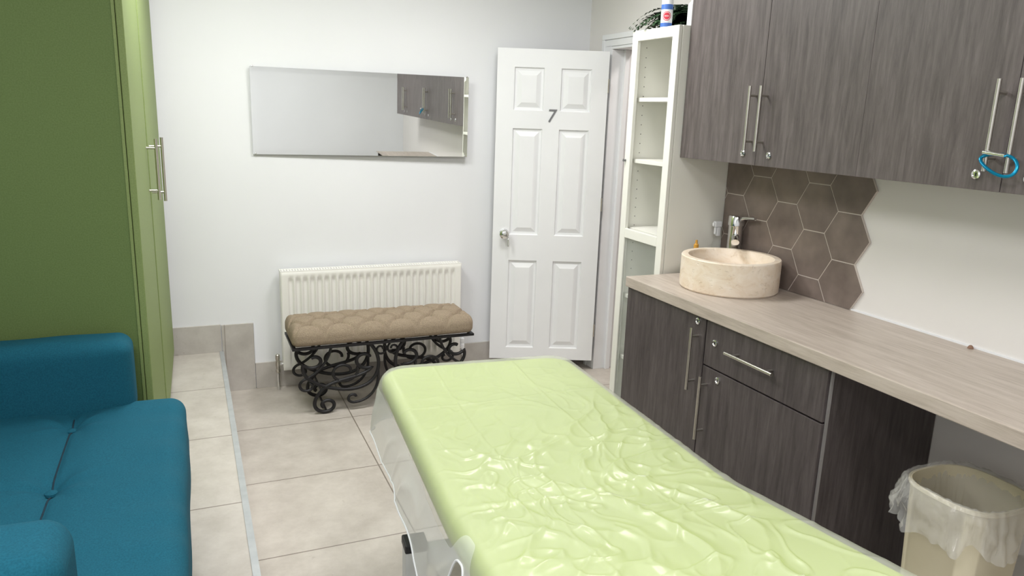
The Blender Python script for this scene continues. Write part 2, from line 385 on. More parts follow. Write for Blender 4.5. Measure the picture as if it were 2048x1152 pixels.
# ---------------------------------------------------------------- radiator
ra=thing("radiator","white ribbed panel radiator mounted on the wall behind the bench","radiator",(.97,4.23,.125))
def radiator():
    x0,x1,z0,z1=.44,1.50,.125,.70; yf=4.19
    nx=330; nz=46; V=[];F=[]; nfl=25; mg=.035
    for j in range(nz+1):
        z=z0+(z1-z0)*j/nz
        for i in range(nx+1):
            x=x0+(x1-x0)*i/nx; y=yf
            if mg<x-x0<(x1-x0)-mg:
                u=(x-x0-mg)/((x1-x0)-2*mg)*nfl; f=abs((u%1)-.5)*2
                ez=min(max((z-z0-.03)/.03,0),1)*min(max((z1-.03-z)/.03,0),1)
                y+=.012*max(0,min(1,(.80-f)/.4))*ez
            e=min((x-x0),(x1-x),(z-z0),(z1-z)); y+=.006*max(0,1-e/.008)**2
            V.append((x,y,z))
    for j in range(nz):
        for i in range(nx):
            a=j*(nx+1)+i; F.append((a,a+1,a+nx+2,a+nx+1))
    obj("front_panel",V,F,"radiator",True,ra)
    boxes("rear_panel",[(x0+.01,x1-.01,4.255,4.265,z0,z1-.01)],"radiator",.002,ra)
    boxes("side_panel",[(x0,x0+.006,yf+.005,4.265,z0+.01,z1)],"radiator",.001,ra)
    boxes("side_panel",[(x1-.006,x1,yf+.005,4.265,z0+.01,z1)],"radiator",.001,ra)
    boxes("top_grille",[(x0,x1,yf+.004,yf+.014,z1-.008,z1+.002),(x0,x1,4.255,4.265,z1-.008,z1+.002),(x0+.006,x1-.006,yf+.014,4.255,z1-.016,z1-.012)]+[(x0+.01+i*.0153,x0+.022+i*.0153,yf+.014,4.256,z1-.005,z1) for i in range(68)],"radiator",0,ra)
    boxes("wall_bracket",[(x0+.15,x0+.19,4.265,4.2995,.2,.6)],"radiator",0,ra)
    boxes("wall_bracket",[(x1-.19,x1-.15,4.265,4.2995,.2,.6)],"radiator",0,ra)
    for x,s in ((x0,-1),(x1,1)):
        xv=x+s*.028
        tubes("valve_pipe",[([(xv,4.23,.001),(xv,4.23,.12)],.0075),([(x,4.23,.155),(xv,4.23,.155)],.009)],"chrome",ra)
        lathe("valve",[(0,-.05),(.009,-.05),(.013,-.045),(.013,-.03),(.010,-.028),(.010,-.01),(.014,-.008),(.014,.02),(.010,.022),(.013,.03),(.013,.055),(.008,.06),(0,.06)],(xv,4.23,.155),"white" if s>0 else "steel",ra,n=16)
radiator()

# ---------------------------------------------------------------- bench
be=thing("bench","tufted tan fabric bench with black wrought-iron scroll legs","bench",(.93,3.92,0))
def bench():
    x0,x1,y0,y1,z0,z1=.44,1.43,3.765,4.09,.385,.476
    nc=6; sp=(x1-x0)/nc; ry=.085; yc=(y0+y1)/2
    tx=[]
    for r_ in (-1,0,1):
        for i in range(nc+1):
            x=x0+sp*(i+(.5 if r_ else 0)); 
            if x0+.04<x<x1-.04: tx.append((x,yc+r_*ry))
    def fn(p):
        p=Vector(p)
        t=(p.z-z0)/(z1-z0)
        e=min(p.x-x0,x1-p.x,p.y-y0,y1-p.y)
        if t>.3:
            k=min(1,(t-.3)/.4)
            h=.032*(1-math.exp(-max(e,0)/.035))
            d0=min(math.hypot(p.x-a,p.y-b) for a,b in tx)
            u=(p.x-x0)/sp; w=(p.y-yc)/ry
            a=(u-w*.5)%1; b_=(u+w*.5)%1
            da=min(a,1-a)*sp*.86; db=min(b_,1-b_)*sp*.86
            h-=.022*(math.exp(-(da/.009)**2)+math.exp(-(db/.009)**2))*(1 if abs(w)<1.0 else .7)
            h-=.024*math.exp(-(d0/.016)**2)+.014*math.exp(-(d0/.042)**2)
            p.z+=h*k
        pz=abs(math.sin(math.pi*(p.x-x0)/sp))
        if min(p.y-y0,y1-p.y)<.02: p.y+=(-1 if p.y<yc else 1)*.009*pz*(1-min(1,min(p.y-y0,y1-p.y)/.02))
        return p
    rbox("cushion",x0,x1,y0,y1,z0,z1,.033,"benchfab",step=.007,fn=fn,thing=be)["label"]="tan tweed cushion with deep button tufting"
    for a,b in tx:
        lathe("button",[(0,0),(.012,.0),(.011,.006),(.005,.010),(0,.011)],(a,b,z1-.050),"benchbtn",be,n=14)
    boxes("seat_frame",[(x0,x1,y0,y0+.02,.372,.385),(x0,x1,y1-.02,y1,.372,.385),(x0,x0+.02,y0+.02,y1-.02,.372,.385),(x1-.02,x1,y0+.02,y1-.02,.372,.385)],"iron",.001,be)
    def spiral(cx,cz,r0,r1,a0,a1,n=30):
        return [(cx+(r0+(r1-r0)*i/n)*math.cos(math.radians(a0+(a1-a0)*i/n)),cz+(r0+(r1-r0)*i/n)*math.sin(math.radians(a0+(a1-a0)*i/n))) for i in range(n+1)]
    def bez(p0,p1,p2,p3,n=16):
        out=[]
        for i in range(n+1):
            t=i/n; out.append(tuple((1-t)**3*p0[k]+3*(1-t)**2*t*p1[k]+3*(1-t)*t*t*p2[k]+t**3*p3[k] for k in (0,1)))
        return out
    def legpaths(cx,y,s):
        P=[]
        def add(l,r=.0075): P.append(([(cx+s*a*1.25,y,b) for a,b in l],r*1.1))
        add(spiral(.115,.285,.020,.055,-330,-60)+bez((.142,.237),(.10,.17),(-.03,.20),(-.075,.13))[1:]+bez((-.075,.13),(-.13,.06),(-.10,.012),(-.06,.010))[1:]+spiral(-.055,.048,.038,.016,-90,220)[1:],.009)
        add(spiral(-.105,.30,.018,.045,480,200)+bez((-.147,.285),(-.17,.20),(-.06,.14),(.02,.125))[1:]+bez((.02,.125),(.12,.11),(.165,.17),(.17,.24))[1:]+bez((.17,.24),(.175,.30),(.15,.35),(.13,.373))[1:],.009)
        add(spiral(-.13,.165,.014,.040,420,100)+bez((-.137,.204),(-.09,.23),(-.045,.28),(-.03,.373))[1:],.007)
        add(spiral(.02,.225,.030,.062,0,380),.0075)
        add(bez((.168,.22),(.18,.10),(.12,.04),(.06,.045))+spiral(.06,.073,.028,.012,-90,-340)[1:],.007)
        return P
    for y,w in ((3.80,1),(4.05,1)):
        for cx,s in ((.68,1),(1.20,-1)):
            tubes("leg",legpaths(cx,y,s),"iron",be,n=8)
    for cx,s in ((.68,1),(1.20,-1)):
        for a,b in ((-.055*1.25,.011),(-.075*1.25,.13)):
            tubes("stretcher",[([(cx+s*a,3.80,b),(cx+s*a,4.05,b)],.006)],"iron",be,n=8)
    for x,a0,a1 in ((.905,0,420),(.975,180,-240)):
        tubes("scroll_ornament",[([(u,3.80,z) for u,z in spiral(x,.332,.012,.034,a0,a1)],.006)],"iron",be,n=8)
bench()

# ---------------------------------------------------------------- wardrobe
wd=thing("wardrobe","tall olive-green textured wardrobe with steel bar handles","wardrobe",(0,0,0))
def bar_handle(name,p0,p1,out,part,r=.006,so=.033,stand=.035):
    p0=Vector(p0); p1=Vector(p1); out=Vector(out)
    d=(p1-p0).normalized()
    a=p0+d*stand; b=p1-d*stand
    o=tubes(name,[([p0,p1],r),([a,a-out*so],r*.8),([b,b-out*so],r*.8)],"steel",n=12)
    o.parent=part
    return o
def wardrobe():
    L=1.66; Hh=2.10
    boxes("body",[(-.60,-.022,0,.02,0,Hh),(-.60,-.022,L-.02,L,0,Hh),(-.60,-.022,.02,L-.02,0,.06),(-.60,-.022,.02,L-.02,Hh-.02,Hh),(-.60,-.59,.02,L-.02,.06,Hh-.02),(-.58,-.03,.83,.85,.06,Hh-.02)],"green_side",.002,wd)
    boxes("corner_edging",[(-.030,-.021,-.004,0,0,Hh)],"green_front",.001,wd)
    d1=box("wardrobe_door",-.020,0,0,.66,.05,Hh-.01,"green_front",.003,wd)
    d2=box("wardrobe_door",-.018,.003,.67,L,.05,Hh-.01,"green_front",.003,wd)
    bar_handle("handle",(.034,.60,.985),(.034,.60,1.215),(1,0,0),d1); 
    bar_handle("handle",(.050,.73,.965),(.050,.73,1.215),(1,0,0),d2,so=.046)
    wd.location=(-.144,2.56,.242); wd.rotation_euler=(0,0,-.0127)
wardrobe()

# ---------------------------------------------------------------- sofa
so=thing("sofa","teal blue woven-fabric sofa with rounded arms and buttoned seat","sofa",(-.5,1.8,.24))
def sofa():
    zt=.70; XS=-.345
    btn=[(XS,2.30),(XS,1.92),(XS,1.54)]
    def fn(p):
        p=Vector(p)
        if p.z>.60:
            k=min(1,(p.z-.60)/.06)
            d=abs(p.x-XS)
            p.z+=k*(-.011*math.exp(-(d/.007)**2)-.012*math.exp(-(d/.045)**2))
            d2=abs(p.y-1.92); p.z-=k*(.004*math.exp(-(d2/.007)**2))*(1 if p.x<XS else .0)
            for a,b in btn:
                r=math.hypot(p.x-a,p.y-b); p.z-=k*.014*math.exp(-(r/.03)**2)
                ang=math.atan2(p.y-b,p.x-a); p.z-=k*.008*math.exp(-(r/.10)**2)*abs(math.cos(ang*3))
            p.z+=k*.006*noise.noise(Vector((p.x*6,p.y*4,0)))
            if p.x>-.2: p.z+=k*.0035*math.sin(p.y*38+3*noise.noise(Vector((p.y*3,0,0))))*(p.x+.2)/.15
        p.x+=.012*noise.noise(Vector((0,p.y*3,p.z*6)))*(1 if p.x>-.15 else 0)
        return p
    rbox("seat",-.92,-.045,1.16,2.45,.50,zt,.05,"sofa",step=.008,fn=fn,thing=so)
    rbox("seat_base",-.92,-.10,1.20,2.42,.42,.50,.02,"sofa",step=.1,thing=so)
    def afn(p):
        p=Vector(p); p.z+=.006*noise.noise(Vector((p.x*5,p.y*8,3))); p.y+=.004*noise.noise(Vector((p.x*6,p.z*8,7))); return p
    rbox("armrest",-.92,-.185,2.38,2.53,.64,.90,.045,"sofa",step=.02,fn=afn,thing=so)
    rbox("armrest",-.92,-.215,1.20,1.380,.64,.905,.05,"sofa",step=.02,fn=afn,thing=so)
    rbox("backrest",-1.10,-.86,1.16,2.525,.60,1.12,.07,"sofa",step=.05,thing=so)
    for a,b in btn:
        lathe("button",[(0,0),(.015,0),(.014,.006),(.007,.010),(0,.011)],(a,b,zt-.034),"sofa",so,n=16)
    P=[]
    for i in range(50):
        y=1.40+i*.0195
        z=zt-.0225+.006*noise.noise(Vector((XS*6,y*4,0)))+.0018
        for a,b in btn: z-=.014*math.exp(-((y-b)/.03)**2)
        P.append((XS,y,z))
    tubes("seam",[(P,.0022)],"sofaseam",so,n=6)
    for x in (-.85,-.18):
        for y in (1.26,2.36):
            lathe("leg",[(0,.24),(.014,.24),(.022,.42),(0,.42)],(x,y,.002),"legwood",so,n=16)
sofa()

# ---------------------------------------------------------------- treatment bed
bed=thing("treatment_bed","lime-green padded treatment couch on a pale steel frame","massage bed")
BW,BL,BZ=.365,1.93,.70; HG=1.12; RC=.10
def lift(y):
    z=.036*min(max(y,0),HG)
    k=math.tan(math.radians(9.5)); w=.07
    d=y-HG
    if d<-w: s=0
    elif d>w: s=d
    else: s=(d+w)**2/(4*w)
    return z+k*s
def plan(x,y,hw,y0,y1,rc,both=True):
    cxr=hw-rc
    if abs(x)>cxr and (y<y0+rc or (both and y>y1-rc)):
        qx=cxr*(1 if x>0 else -1); qy=y0+rc if y<y0+rc else y1-rc
        dx,dy=x-qx,y-qy; L=math.hypot(dx,dy)
        if L>1e-9:
            s=max(abs(dx),abs(dy))/L; return qx+dx*s,qy+dy*s
    return x,y
def treatment_bed():
    hw=BW-.006
    def f1(p):
        x,y=plan(p.x,p.y,hw,.006,BL-.006,RC,True)
        g=.006*math.exp(-((p.y-HG)/.008)**2) if p.z>.66 else 0
        return (x,y,p.z+lift(y)-g)
    rbox("mattress",-hw,hw,.006,BL-.006,.61,BZ-.005,.036,"lime",step=.016,fn=f1,thing=bed)
    boxes("bed_frame",[(-.30,-.26,.10,1.10,.56,.605),(.26,.30,.10,1.10,.56,.605),(-.26,.26,.10,.14,.56,.605),(-.26,.26,1.06,1.10,.56,.605),(-.30,-.26,1.14,1.80,.56,.605),(.26,.30,1.14,1.80,.56,.605),(-.26,.26,1.76,1.80,.56,.605)],"frame",.003,bed)
    for y in (.73,1.50):
        boxes("cross_beam",[(-.33,.33,y-.02,y+.02,.37,.42),(-.04,.04,y-.04,y+.04,.42,.565)],"frame",.003,bed)
        for s in (-1,1):
            leg=boxes("leg",[(s*.36-.03,s*.36+.03,y-.03,y+.03,.015,.425)],"frame",.004,bed)
            cp=boxes("leg_cap",[(s*.36-.032,s*.36+.032,y-.032,y+.032,.42,.445)],"black",.004); cp.parent=leg
            ft=lathe("foot",[(0,0),(.03,0),(.03,.01),(.012,.018),(0,.018)],(s*.36,y,0),"black",n=18); ft.parent=leg
    for s in (-1,1):
        boxes("base_rail",[(s*.33-.02,s*.33+.02,.76,1.47,.06,.10)],"frame",.003,bed)
treatment_bed()
cov=thing("plastic_cover","wrinkled clear plastic sheet with corded hem draped over the treatment bed","plastic cover")
def cover():
    r=.042
    def drop(s_side,t):
        d=.235+.01*math.sin(t*5+s_side)
        if s_side>0:   # local +x is the side facing the sofa
            d-=.175*math.exp(-((t-1.27)/.06)**4)
            d+=.05*math.exp(-((t-1.02)/.16)**2)
        return d
    def ridged(n,w): return max(0,1-abs(n)*w)**1.35
    def NZ(x,y,z): return noise.noise(Vector((x,y,z)))
    def pos(a,bq):
        ex=max(0,abs(a)-1); sgn=1 if a>0 else -1
        ey=0; sy=0
        if bq<0: ey=-bq; sy=-1
        elif bq>1: ey=bq-1; sy=1
        hw=BW-r
        x=max(-1,min(1,a))*hw; t=max(0,min(1,bq)); y=r+t*(BL-2*r)
        z=BZ+.001
        n1=NZ(x*2.2+y*1.0,y*1.6-x*1.4,0.3)
        n2=NZ(x*5.4+y*1.5+n1*1.2,y*1.9-x*1.8,4.1)
        n3=NZ(x*3.0-y*4.0+n1*1.4,x*3.8+y*1.2,9.7)
        n4=NZ(x*13+n1*3,y*7-x*7,2.2)
        n5=NZ(x*9-y*10+n2*2,y*5+x*10,6.2)
        msk=min(1,max(0,.5+1.8*NZ(x*3,y*2.5,12)))
        near=min(1,max(0,(y-.35)/.6))
        wr=.0085*ridged(n2,5.2)*(.25+.75*near*(.35+.65*msk))+.010*ridged(n3,6.0)*(.20+.80*near)*(1-.5*msk)
        wr+=.005*near*max(0,n1+.15)+.0055*ridged(n4,5.0)*(.18+.82*near)*msk+.0045*ridged(n5,5.5)*(.22+.78*near)
        wr+=.003*NZ(x*4,y*3,7.7)
        for c in (-.12,.17): wr+=.0022*math.exp(-((x-c-.012*math.sin(y*3))/.005)**2)
        for c in (.46,): wr+=.0020*math.exp(-((y-c-.02*math.sin(x*7))/.006)**2)
        wr+=.004*math.exp(-((y-HG-.02*math.sin(x*9))/.014)**2)
        ed=min(hw-abs(x),y-r,BL-r-y)
        wr*=min(1,.4+max(ed,0)/.08)
        wr+=.003
        if ex==0 and ey==0:
            px_,py_=plan(x,y,hw,r,BL-r,RC-r)
            return Vector((px_,py_,z+max(wr,0)+lift(py_)))
        if ex>0 and ey>0: d=(drop(sgn,y)*.5+.118)
        elif ex>0: d=drop(sgn,y)
        else: d=.225
        m=max(ex,ey)*d
        L=math.hypot(ex,ey); dx,dy=sgn*ex/L,sy*ey/L
        bx,by=plan(x,y,hw,r,BL-r,RC-r)
        fl=.12 if sgn>0 else .24
        if m<r*math.pi/2: h=r*math.sin(m/r); v=r*(1-math.cos(m/r))
        else:
            q=m-r*math.pi/2; h=r+fl*q; v=r+q*.985
        fold=min(1,max(0,(v-r*.6))/.10)
        ph=(y if ex>ey else x)
        h+=fold*(.005*math.sin(ph*11+3*NZ(ph*3,sgn,0))+.010*NZ(ph*3,sgn*3.1,m*2)+.012*ridged(NZ(ph*6+m*4,m*5,sgn*2.5),4.2)*(1-max(ex,ey)*.8)+.006)+.002
        return Vector((bx+dx*h,by+dy*h,z-v+max(wr,0)*max(0,1-v/.03)*.8+lift(by)))
    def plist(lo,hi,nin,nout):
        out=[lo-(1)*(1-i/nout) for i in range(nout)]
        out+=[lo+(hi-lo)*i/nin for i in range(nin+1)]
        out+=[hi+(i+1)/nout for i in range(nout)]
        return out
    A=plist(-1,1,200,30); B=plist(0,1,500,30)
    V=[pos(a,b) for b in B for a in A]; na=len(A); F=[]; side=[]
    for j in range(len(B)-1):
        for i in range(na-1):
            k=j*na+i; F.append((k,k+1,k+na+1,k+na))
            side.append(1 if (abs((A[i]+A[i+1])/2)>1.3 or B[j]<-.3 or B[j+1]>1.3) else 0)
    sh=obj("sheet",V,F,"cover",True,cov,mats=("cover","coverside"))
    for p,s in zip(sh.data.polygons,side): p.material_index=s
    hem=[V[i] for i in range(na)]+[V[j*na+na-1] for j in range(1,len(B))]+[V[(len(B)-1)*na+i] for i in range(na-2,-1,-1)]+[V[j*na] for j in range(len(B)-2,0,-1)]
    tubes("corded_hem",[(hem,.0028)],"white",cov,n=6,closed=True)
cover()
for e in (bed,cov):
    ang=math.radians(-5.5)+math.pi   # local +y runs towards the camera
    e.location=(.945,2.475,0); e.rotation_euler=(0,0,ang)

# ---------------------------------------------------------------- base cabinets & worktop
XC=1.765
def lock(part,y,z,x):
    o=lathe("lock",[(0,0),(.013,0),(.013,-.004),(.009,-.006),(.009,-.003),(0,-.003)],(x,y,z),"chrome",n=20,axis='x'); o.parent=part; 
    s=boxes("keyhole",[(x-.0045,x-.0035,y-.001,y+.001,z-.005,z+.005)],"black",0); s.parent=o
    return o
c1=thing("base_cabinet","dark woodgrain base cabinet with one door, beside the bookcase","cabinet",(1.9,2.46,0))
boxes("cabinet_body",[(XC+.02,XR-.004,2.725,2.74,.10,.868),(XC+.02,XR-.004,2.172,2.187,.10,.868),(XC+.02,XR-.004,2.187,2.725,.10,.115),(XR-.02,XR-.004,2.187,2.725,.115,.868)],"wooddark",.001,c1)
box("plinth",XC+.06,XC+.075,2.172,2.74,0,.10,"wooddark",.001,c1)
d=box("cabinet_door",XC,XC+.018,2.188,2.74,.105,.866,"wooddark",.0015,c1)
bar_handle("handle",(XC-.034,2.228,.575),(XC-.034,2.228,.825),(-1,0,0),d,so=.034)
lock(d,2.235,.846,XC)
c2=thing("base_cabinet","dark woodgrain base cabinet with drawer above door and bare side panel","cabinet",(1.9,1.87,0))
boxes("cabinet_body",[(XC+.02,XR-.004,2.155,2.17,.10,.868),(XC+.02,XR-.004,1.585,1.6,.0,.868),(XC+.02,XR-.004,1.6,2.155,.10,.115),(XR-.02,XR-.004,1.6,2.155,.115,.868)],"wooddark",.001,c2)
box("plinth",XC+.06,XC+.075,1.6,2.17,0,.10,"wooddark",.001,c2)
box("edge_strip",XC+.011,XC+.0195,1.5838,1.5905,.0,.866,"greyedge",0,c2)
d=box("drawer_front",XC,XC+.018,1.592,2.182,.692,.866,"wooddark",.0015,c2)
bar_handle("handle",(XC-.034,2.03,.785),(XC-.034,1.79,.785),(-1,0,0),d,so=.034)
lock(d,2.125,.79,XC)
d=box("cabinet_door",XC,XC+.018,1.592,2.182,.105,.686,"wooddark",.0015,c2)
bar_handle("handle",(XC-.034,2.15,.40),(XC-.034,2.15,.655),(-1,0,0),d,so=.034)
lock(d,2.09,.655,XC)
wt=box("worktop",1.75,XR-.001,-.10,2.742,.87,.915,"top",.003); tag(wt,"long pale woodgrain laminate worktop fixed along the wall","worktop")
ep=box("end_panel",1.78,XR-.004,-.10,-.082,0,.869,"wooddark",.001); tag(ep,"dark woodgrain end panel carrying the worktop","panel")

def upper(y1):
    t=thing("wall_cabinet","dark woodgrain two-door wall cabinet with long steel handles","cabinet",(2.14,y1-.48,1.435),group="wall cabinets above the worktop")
    z0,z1=1.435,2.16; y0=y1-.96; XU=2.0
    boxes("cabinet_body",[(XU+.02,XR-.003,y1-.018,y1-.001,z0,z1),(XU+.02,XR-.003,y0+.001,y0+.018,z0,z1),(XU+.02,XR-.003,y0+.018,y1-.018,z0,z0+.018),(XU+.02,XR-.003,y0+.018,y1-.018,z1-.018,z1),(XR-.012,XR-.003,y0+.018,y1-.018,z0+.018,z1-.018)],"wood",.001,t)
    ym=y1-.48
    for a,b,hy,ly in ((ym+.0012,y1-.0004,ym+.030,ym+.072),(y0+.0004,ym-.0012,ym-.030,ym-.072)):
        d=box("cabinet_door",XU,XU+.018,a,b,z0-.002,z1,"wood",.0007,t)
        bar_handle("handle",(XU-.034,hy,z0+.052),(XU-.034,hy,z0+.292),(-1,0,0),d,so=.034)
        lock(d,ly,z0+.04,XU)
    return t
upper(2.765); upper(1.805); upper(.845)

# carabiner
ca=thing("carabiner","blue carabiner clipping the two cabinet handles together","carabiner",(1.955,1.325,1.5))
def stad(cx,cz,a,b,n=44):
    pts=[]
    for i in range(n):
        t=2*math.pi*i/n; w=1+.35*math.cos(t+math.pi)  # pear-shaped loop, wider at one end
        pts.append((1.950+.012*math.sin(t),cx+a*math.cos(t),cz+b*w*math.sin(t)+.012*math.cos(t)))
    return pts
tubes("carabiner_body",[(stad(1.308,1.510,.050,.024),.0045)],"cyan",ca,n=8,closed=True)
tubes("carabiner_gate",[([(1.944,1.350,1.538),(1.944,1.290,1.532)],.0055)],"chrome",ca,n=8)

# ---------------------------------------------------------------- hexagon splashback
def hexes():
    s=.1075; hh=s*math.sqrt(3); g=.0022
    V=[];F=[]; GV=[];GF=[]
    yR=1.945+s; zmax=1.4325; zmin=.9165; ymax=2.765
    def clip(poly):
        for ax,val,keep in ((0,ymax,-1),(1,zmin,1),(1,zmax,-1)):
            out=[]
            for i in range(len(poly)):
                a=poly[i-1]; b=poly[i]
                ia=(a[ax]-val)*keep>=0; ib=(b[ax]-val)*keep>=0
                if ia!=ib:
                    t=(val-a[ax])/(b[ax]-a[ax]); out.append((a[0]+(b[0]-a[0])*t,a[1]+(b[1]-a[1])*t))
                if ib: out.append(b)
            poly=out
            if len(poly)<3: return []
        return poly
    def prism(poly,x0,x1,VV,FF):
        n=len(poly); k=len(VV)
        VV+= [(x0,a,b) for a,b in poly]+[(x1,a,b) for a,b in poly]
        FF.append(tuple(range(k,k+n))); FF.append(tuple(range(k+n,k+2*n))[::-1])
        for i in range(n): FF.append((k+i,k+(i+1)%n,k+n+(i+1)%n,k+n+i))
    for c in range(7):
        cy=yR+c*1.5*s; off=(hh/2 if c%2 else 0)
        for rr in range(-2,6):
            cz=.995+off+rr*hh
            for rad,x0,VV,FF in ((s-g,XR-.010,V,F),(s-.0001,XR-.0088,GV,GF)):
                poly=clip([(cy+rad*math.cos(math.radians(60*k)),cz+rad*math.sin(math.radians(60*k))) for k in range(6)])
                if poly: prism(poly,x0,XR-.0005,VV,FF)
    t=thing("tile_splashback","brown hexagonal tile splashback with pale grout behind the basin","tiles",(XR,2.35,.915))
    o=obj("hexagon_tiles",V,F,"hex",thing=t); clean(o.data)
    o=obj("tile_grout",GV,GF,"grout",thing=t); clean(o.data)
hexes()

# ---------------------------------------------------------------- basin, tap, bottles
ba=lathe("basin",[(0,0),(.195,0),(.200,.006),(.201,.03),(.201,.131),(.198,.135),(.174,.135),(.170,.131),(.158,.07),(.10,.035),(.03,.028),(0,.028)],(2.055,2.430,.9155),"stone",n=72)
tag(ba,"round cream stone vessel basin standing on the worktop","basin")
dr=lathe("drain",[(0,.0),(.022,.0),(.022,.004),(.016,.005),(0,.003)],(2.055,2.430,.9155+.028),"chrome",n=24); dr.parent=ba
tp=thing("basin_tap","tall chrome mixer tap behind the stone basin","tap",(2.23,2.625,.915))
tx_,ty_=2.230,2.625
lathe("tap_body",[(0,0),(.036,0),(.036,.006),(.031,.010),(.031,.225),(.0315,.228),(.0345,.230),(.0345,.268),(.031,.273),(0,.274)],(tx_,ty_,.9155),"chrome",tp,n=32)
tubes("spout",[([(tx_-.015,ty_-.018,1.092),(tx_-.04,ty_-.05,1.10),(tx_-.07,ty_-.09,1.098),(tx_-.08,ty_-.10,1.088)],.017)],"chrome",tp,n=14)
tubes("tap_lever",[([(tx_,ty_-.015,1.175),(tx_+.006,ty_-.05,1.183),(tx_+.012,ty_-.105,1.188)],.008)],"chrome",tp,n=10)
sb=thing("spray_bottle","white trigger spray bottle standing behind the tap","bottle",(2.215,2.73,.915))
bx_=2.222
lathe("bottle_body",[(0,0),(.022,0),(.024,.006),(.024,.11),(.020,.135),(.011,.155),(.011,.164),(0,.164)],(bx_,2.735,.9155),"bottleglass",sb,n=28)
boxes("trigger_head",[(bx_-.024,bx_+.014,2.725,2.743,1.122,1.148),(bx_-.009,bx_+.009,2.726,2.742,1.08,1.1215),(bx_-.032,bx_-.0245,2.728,2.740,1.126,1.143),(bx_-.020,bx_-.014,2.728,2.740,1.088,1.1215)],"white",.003,sb)
ob=thing("oil_bottle","small clear bottle with amber cap beside the basin","bottle",(2.06,2.71,.915))
lathe("bottle_body",[(0,0),(.018,0),(.019,.005),(.019,.09),(.010,.11),(0,.11)],(2.085,2.705,.9155),"bottleglass",ob,n=24)
lathe("bottle_cap",[(0,.11),(.011,.11),(.011,.135),(.006,.14),(.005,.155),(0,.156)],(2.085,2.705,.9155),"amber",ob,n=20)
hk=lathe("cable_stub",[(0,0),(.009,0),(.008,.005),(.004,.010),(0,.011)],(2.262,1.50,.9155),"brown",n=14); tag(hk,"small brown stub poking up at the worktop edge","cable")

# ---------------------------------------------------------------- bookcase
bc=thing("bookcase","tall narrow cream bookcase with glass-panelled front frame","bookcase",(2.12,2.96,0))
def bookcase():
    y0,y1,x0,x1,H_=2.768,3.135,1.965,2.275,1.985
    box("side_panel",x0,x1,y0,y0+.018,0,H_,"cream",.001,bc)
    box("side_panel",x0,x1,y1-.018,y1,0,H_,"cream",.001,bc)
    box("back_panel",x1-.006,x1,y0+.018,y1-.018,.05,H_-.02,"cream",0,bc)
    box("top_panel",x0,x1,y0+.018,y1-.018,H_-.02,H_,"cream",.001,bc)
    for z in (.06,.40,.72,1.055,1.385,1.67):
        box("shelf",x0+.012,x1-.008,y0+.0185,y1-.0185,z,z+.018,"cream",.001,bc)
    box("plinth",x0+.01,x0+.025,y0+.018,y1-.018,0,.06,"cream",.001,bc)
    xf=1.945
    d=boxes("frame_door",[(xf,xf+.018,y0+.002,y0+.047,.06,H_),(xf,xf+.018,y1-.047,y1-.002,.06,H_),(xf,xf+.018,y0+.047,y1-.047,H_-.045,H_),(xf,xf+.018,y0+.047,y1-.047,.06,.11),(xf,xf+.018,y0+.047,y1-.047,1.025,1.07)],"cream",.002,bc)
    g=box("glass_pane",xf+.007,xf+.011,y0+.047,y1-.047,.11,1.025,"glass",0); g.parent=d
    k=lathe("knob",[(0,0),(.006,0),(.004,-.008),(.007,-.013),(0,-.015)],(xf,y1-.012,1.395),"grey",n=16,axis='x'); k.parent=d
    V=[];F=[]
    for i in range(40):
        z=.2+i*.044; yy=y1-.0185
        n=len(V); V+=[(x0+.05+.0025*math.cos(a*math.pi/3),yy-.0004,z+.0025*math.sin(a*math.pi/3)) for a in range(6)]; F.append(tuple(range(n,n+6)))
    o=obj("peg_holes",V,F,"black",thing=bc); o["kind"]="stuff"
bookcase()
pf=thing("potted_fern","dark green fern in a dark pot on top of the bookcase","plant",(2.16,3.02,1.985))
lathe("pot",[(0,0),(.045,0),(.06,.07),(.064,.08),(.055,.08),(.05,.07),(0,.07)],(2.16,3.03,1.9855),"pot",pf,n=28)
def fern():
    V=[];F=[]
    c=Vector((2.16,3.03,2.05))
    for f in range(110):
        a=random.uniform(0,2*math.pi); L=random.uniform(.12,.26); lift_=random.uniform(.0,.9)
        d=Vector((math.cos(a),math.sin(a),0)); side=Vector((-d.y,d.x,0))
        pts=[]
        for i in range(15):
            t=i/14; pts.append(c+d*(L*t)+Vector((0,0,1))*(L*lift_*t-L*(lift_*.9+.25)*t*t))
        for i in range(1,15):
            p=pts[i]; w=.036*math.sin(math.pi*(i/15)**.7)+.004
            fw=(pts[i]-pts[i-1]).normalized()
            for s in (-1,1):
                tip=p+side*s*w+fw*w*.35+Vector((0,0,random.uniform(-.006,.002)))
                n=len(V); V+=[p-fw*.006,p+fw*.006,tip]; F.append((n,n+1,n+2))
                mid=p+side*s*w*.5; V+=[mid-fw*.006,mid+fw*.010]; F.append((n,n+3,n+2)); F.append((n+1,n+2,n+4))
            n=len(V); q=pts[i-1]; V+=[q-side*.001,q+side*.001,p+side*.001,p-side*.001]; F.append((n,n+1,n+2,n+3))
    for i,v in enumerate(V):
        if v.x>XR2-.01: v.x=XR2-.01
        if v.x>1.93 and v.z<1.99 : v.z=1.99+ (i%5)*.001
        if v.y<2.955: v.y=2.955
    obj("fronds",V,F,"leaf",thing=pf)
fern()
SX,SY=1.976,2.915
sc=thing("spray_can","white aerosol can with blue base and red round logo","spray can",(SX,SY,1.985))
lathe("can_body",[(0,0),(.024,0),(.025,.003),(.025,.145),(.018,.158),(0,.16)],(SX,SY,1.9865),"white",sc,n=32)
lathe("blue_band",[(.0253,.002),(.0256,.002),(.0256,.018),(.0253,.018)],(SX,SY,1.9865),"blue",sc,n=32)
lathe("blue_band",[(.0253,.074),(.0256,.074),(.0256,.095),(.0253,.095)],(SX,SY,1.9865),"blue",sc,n=32)
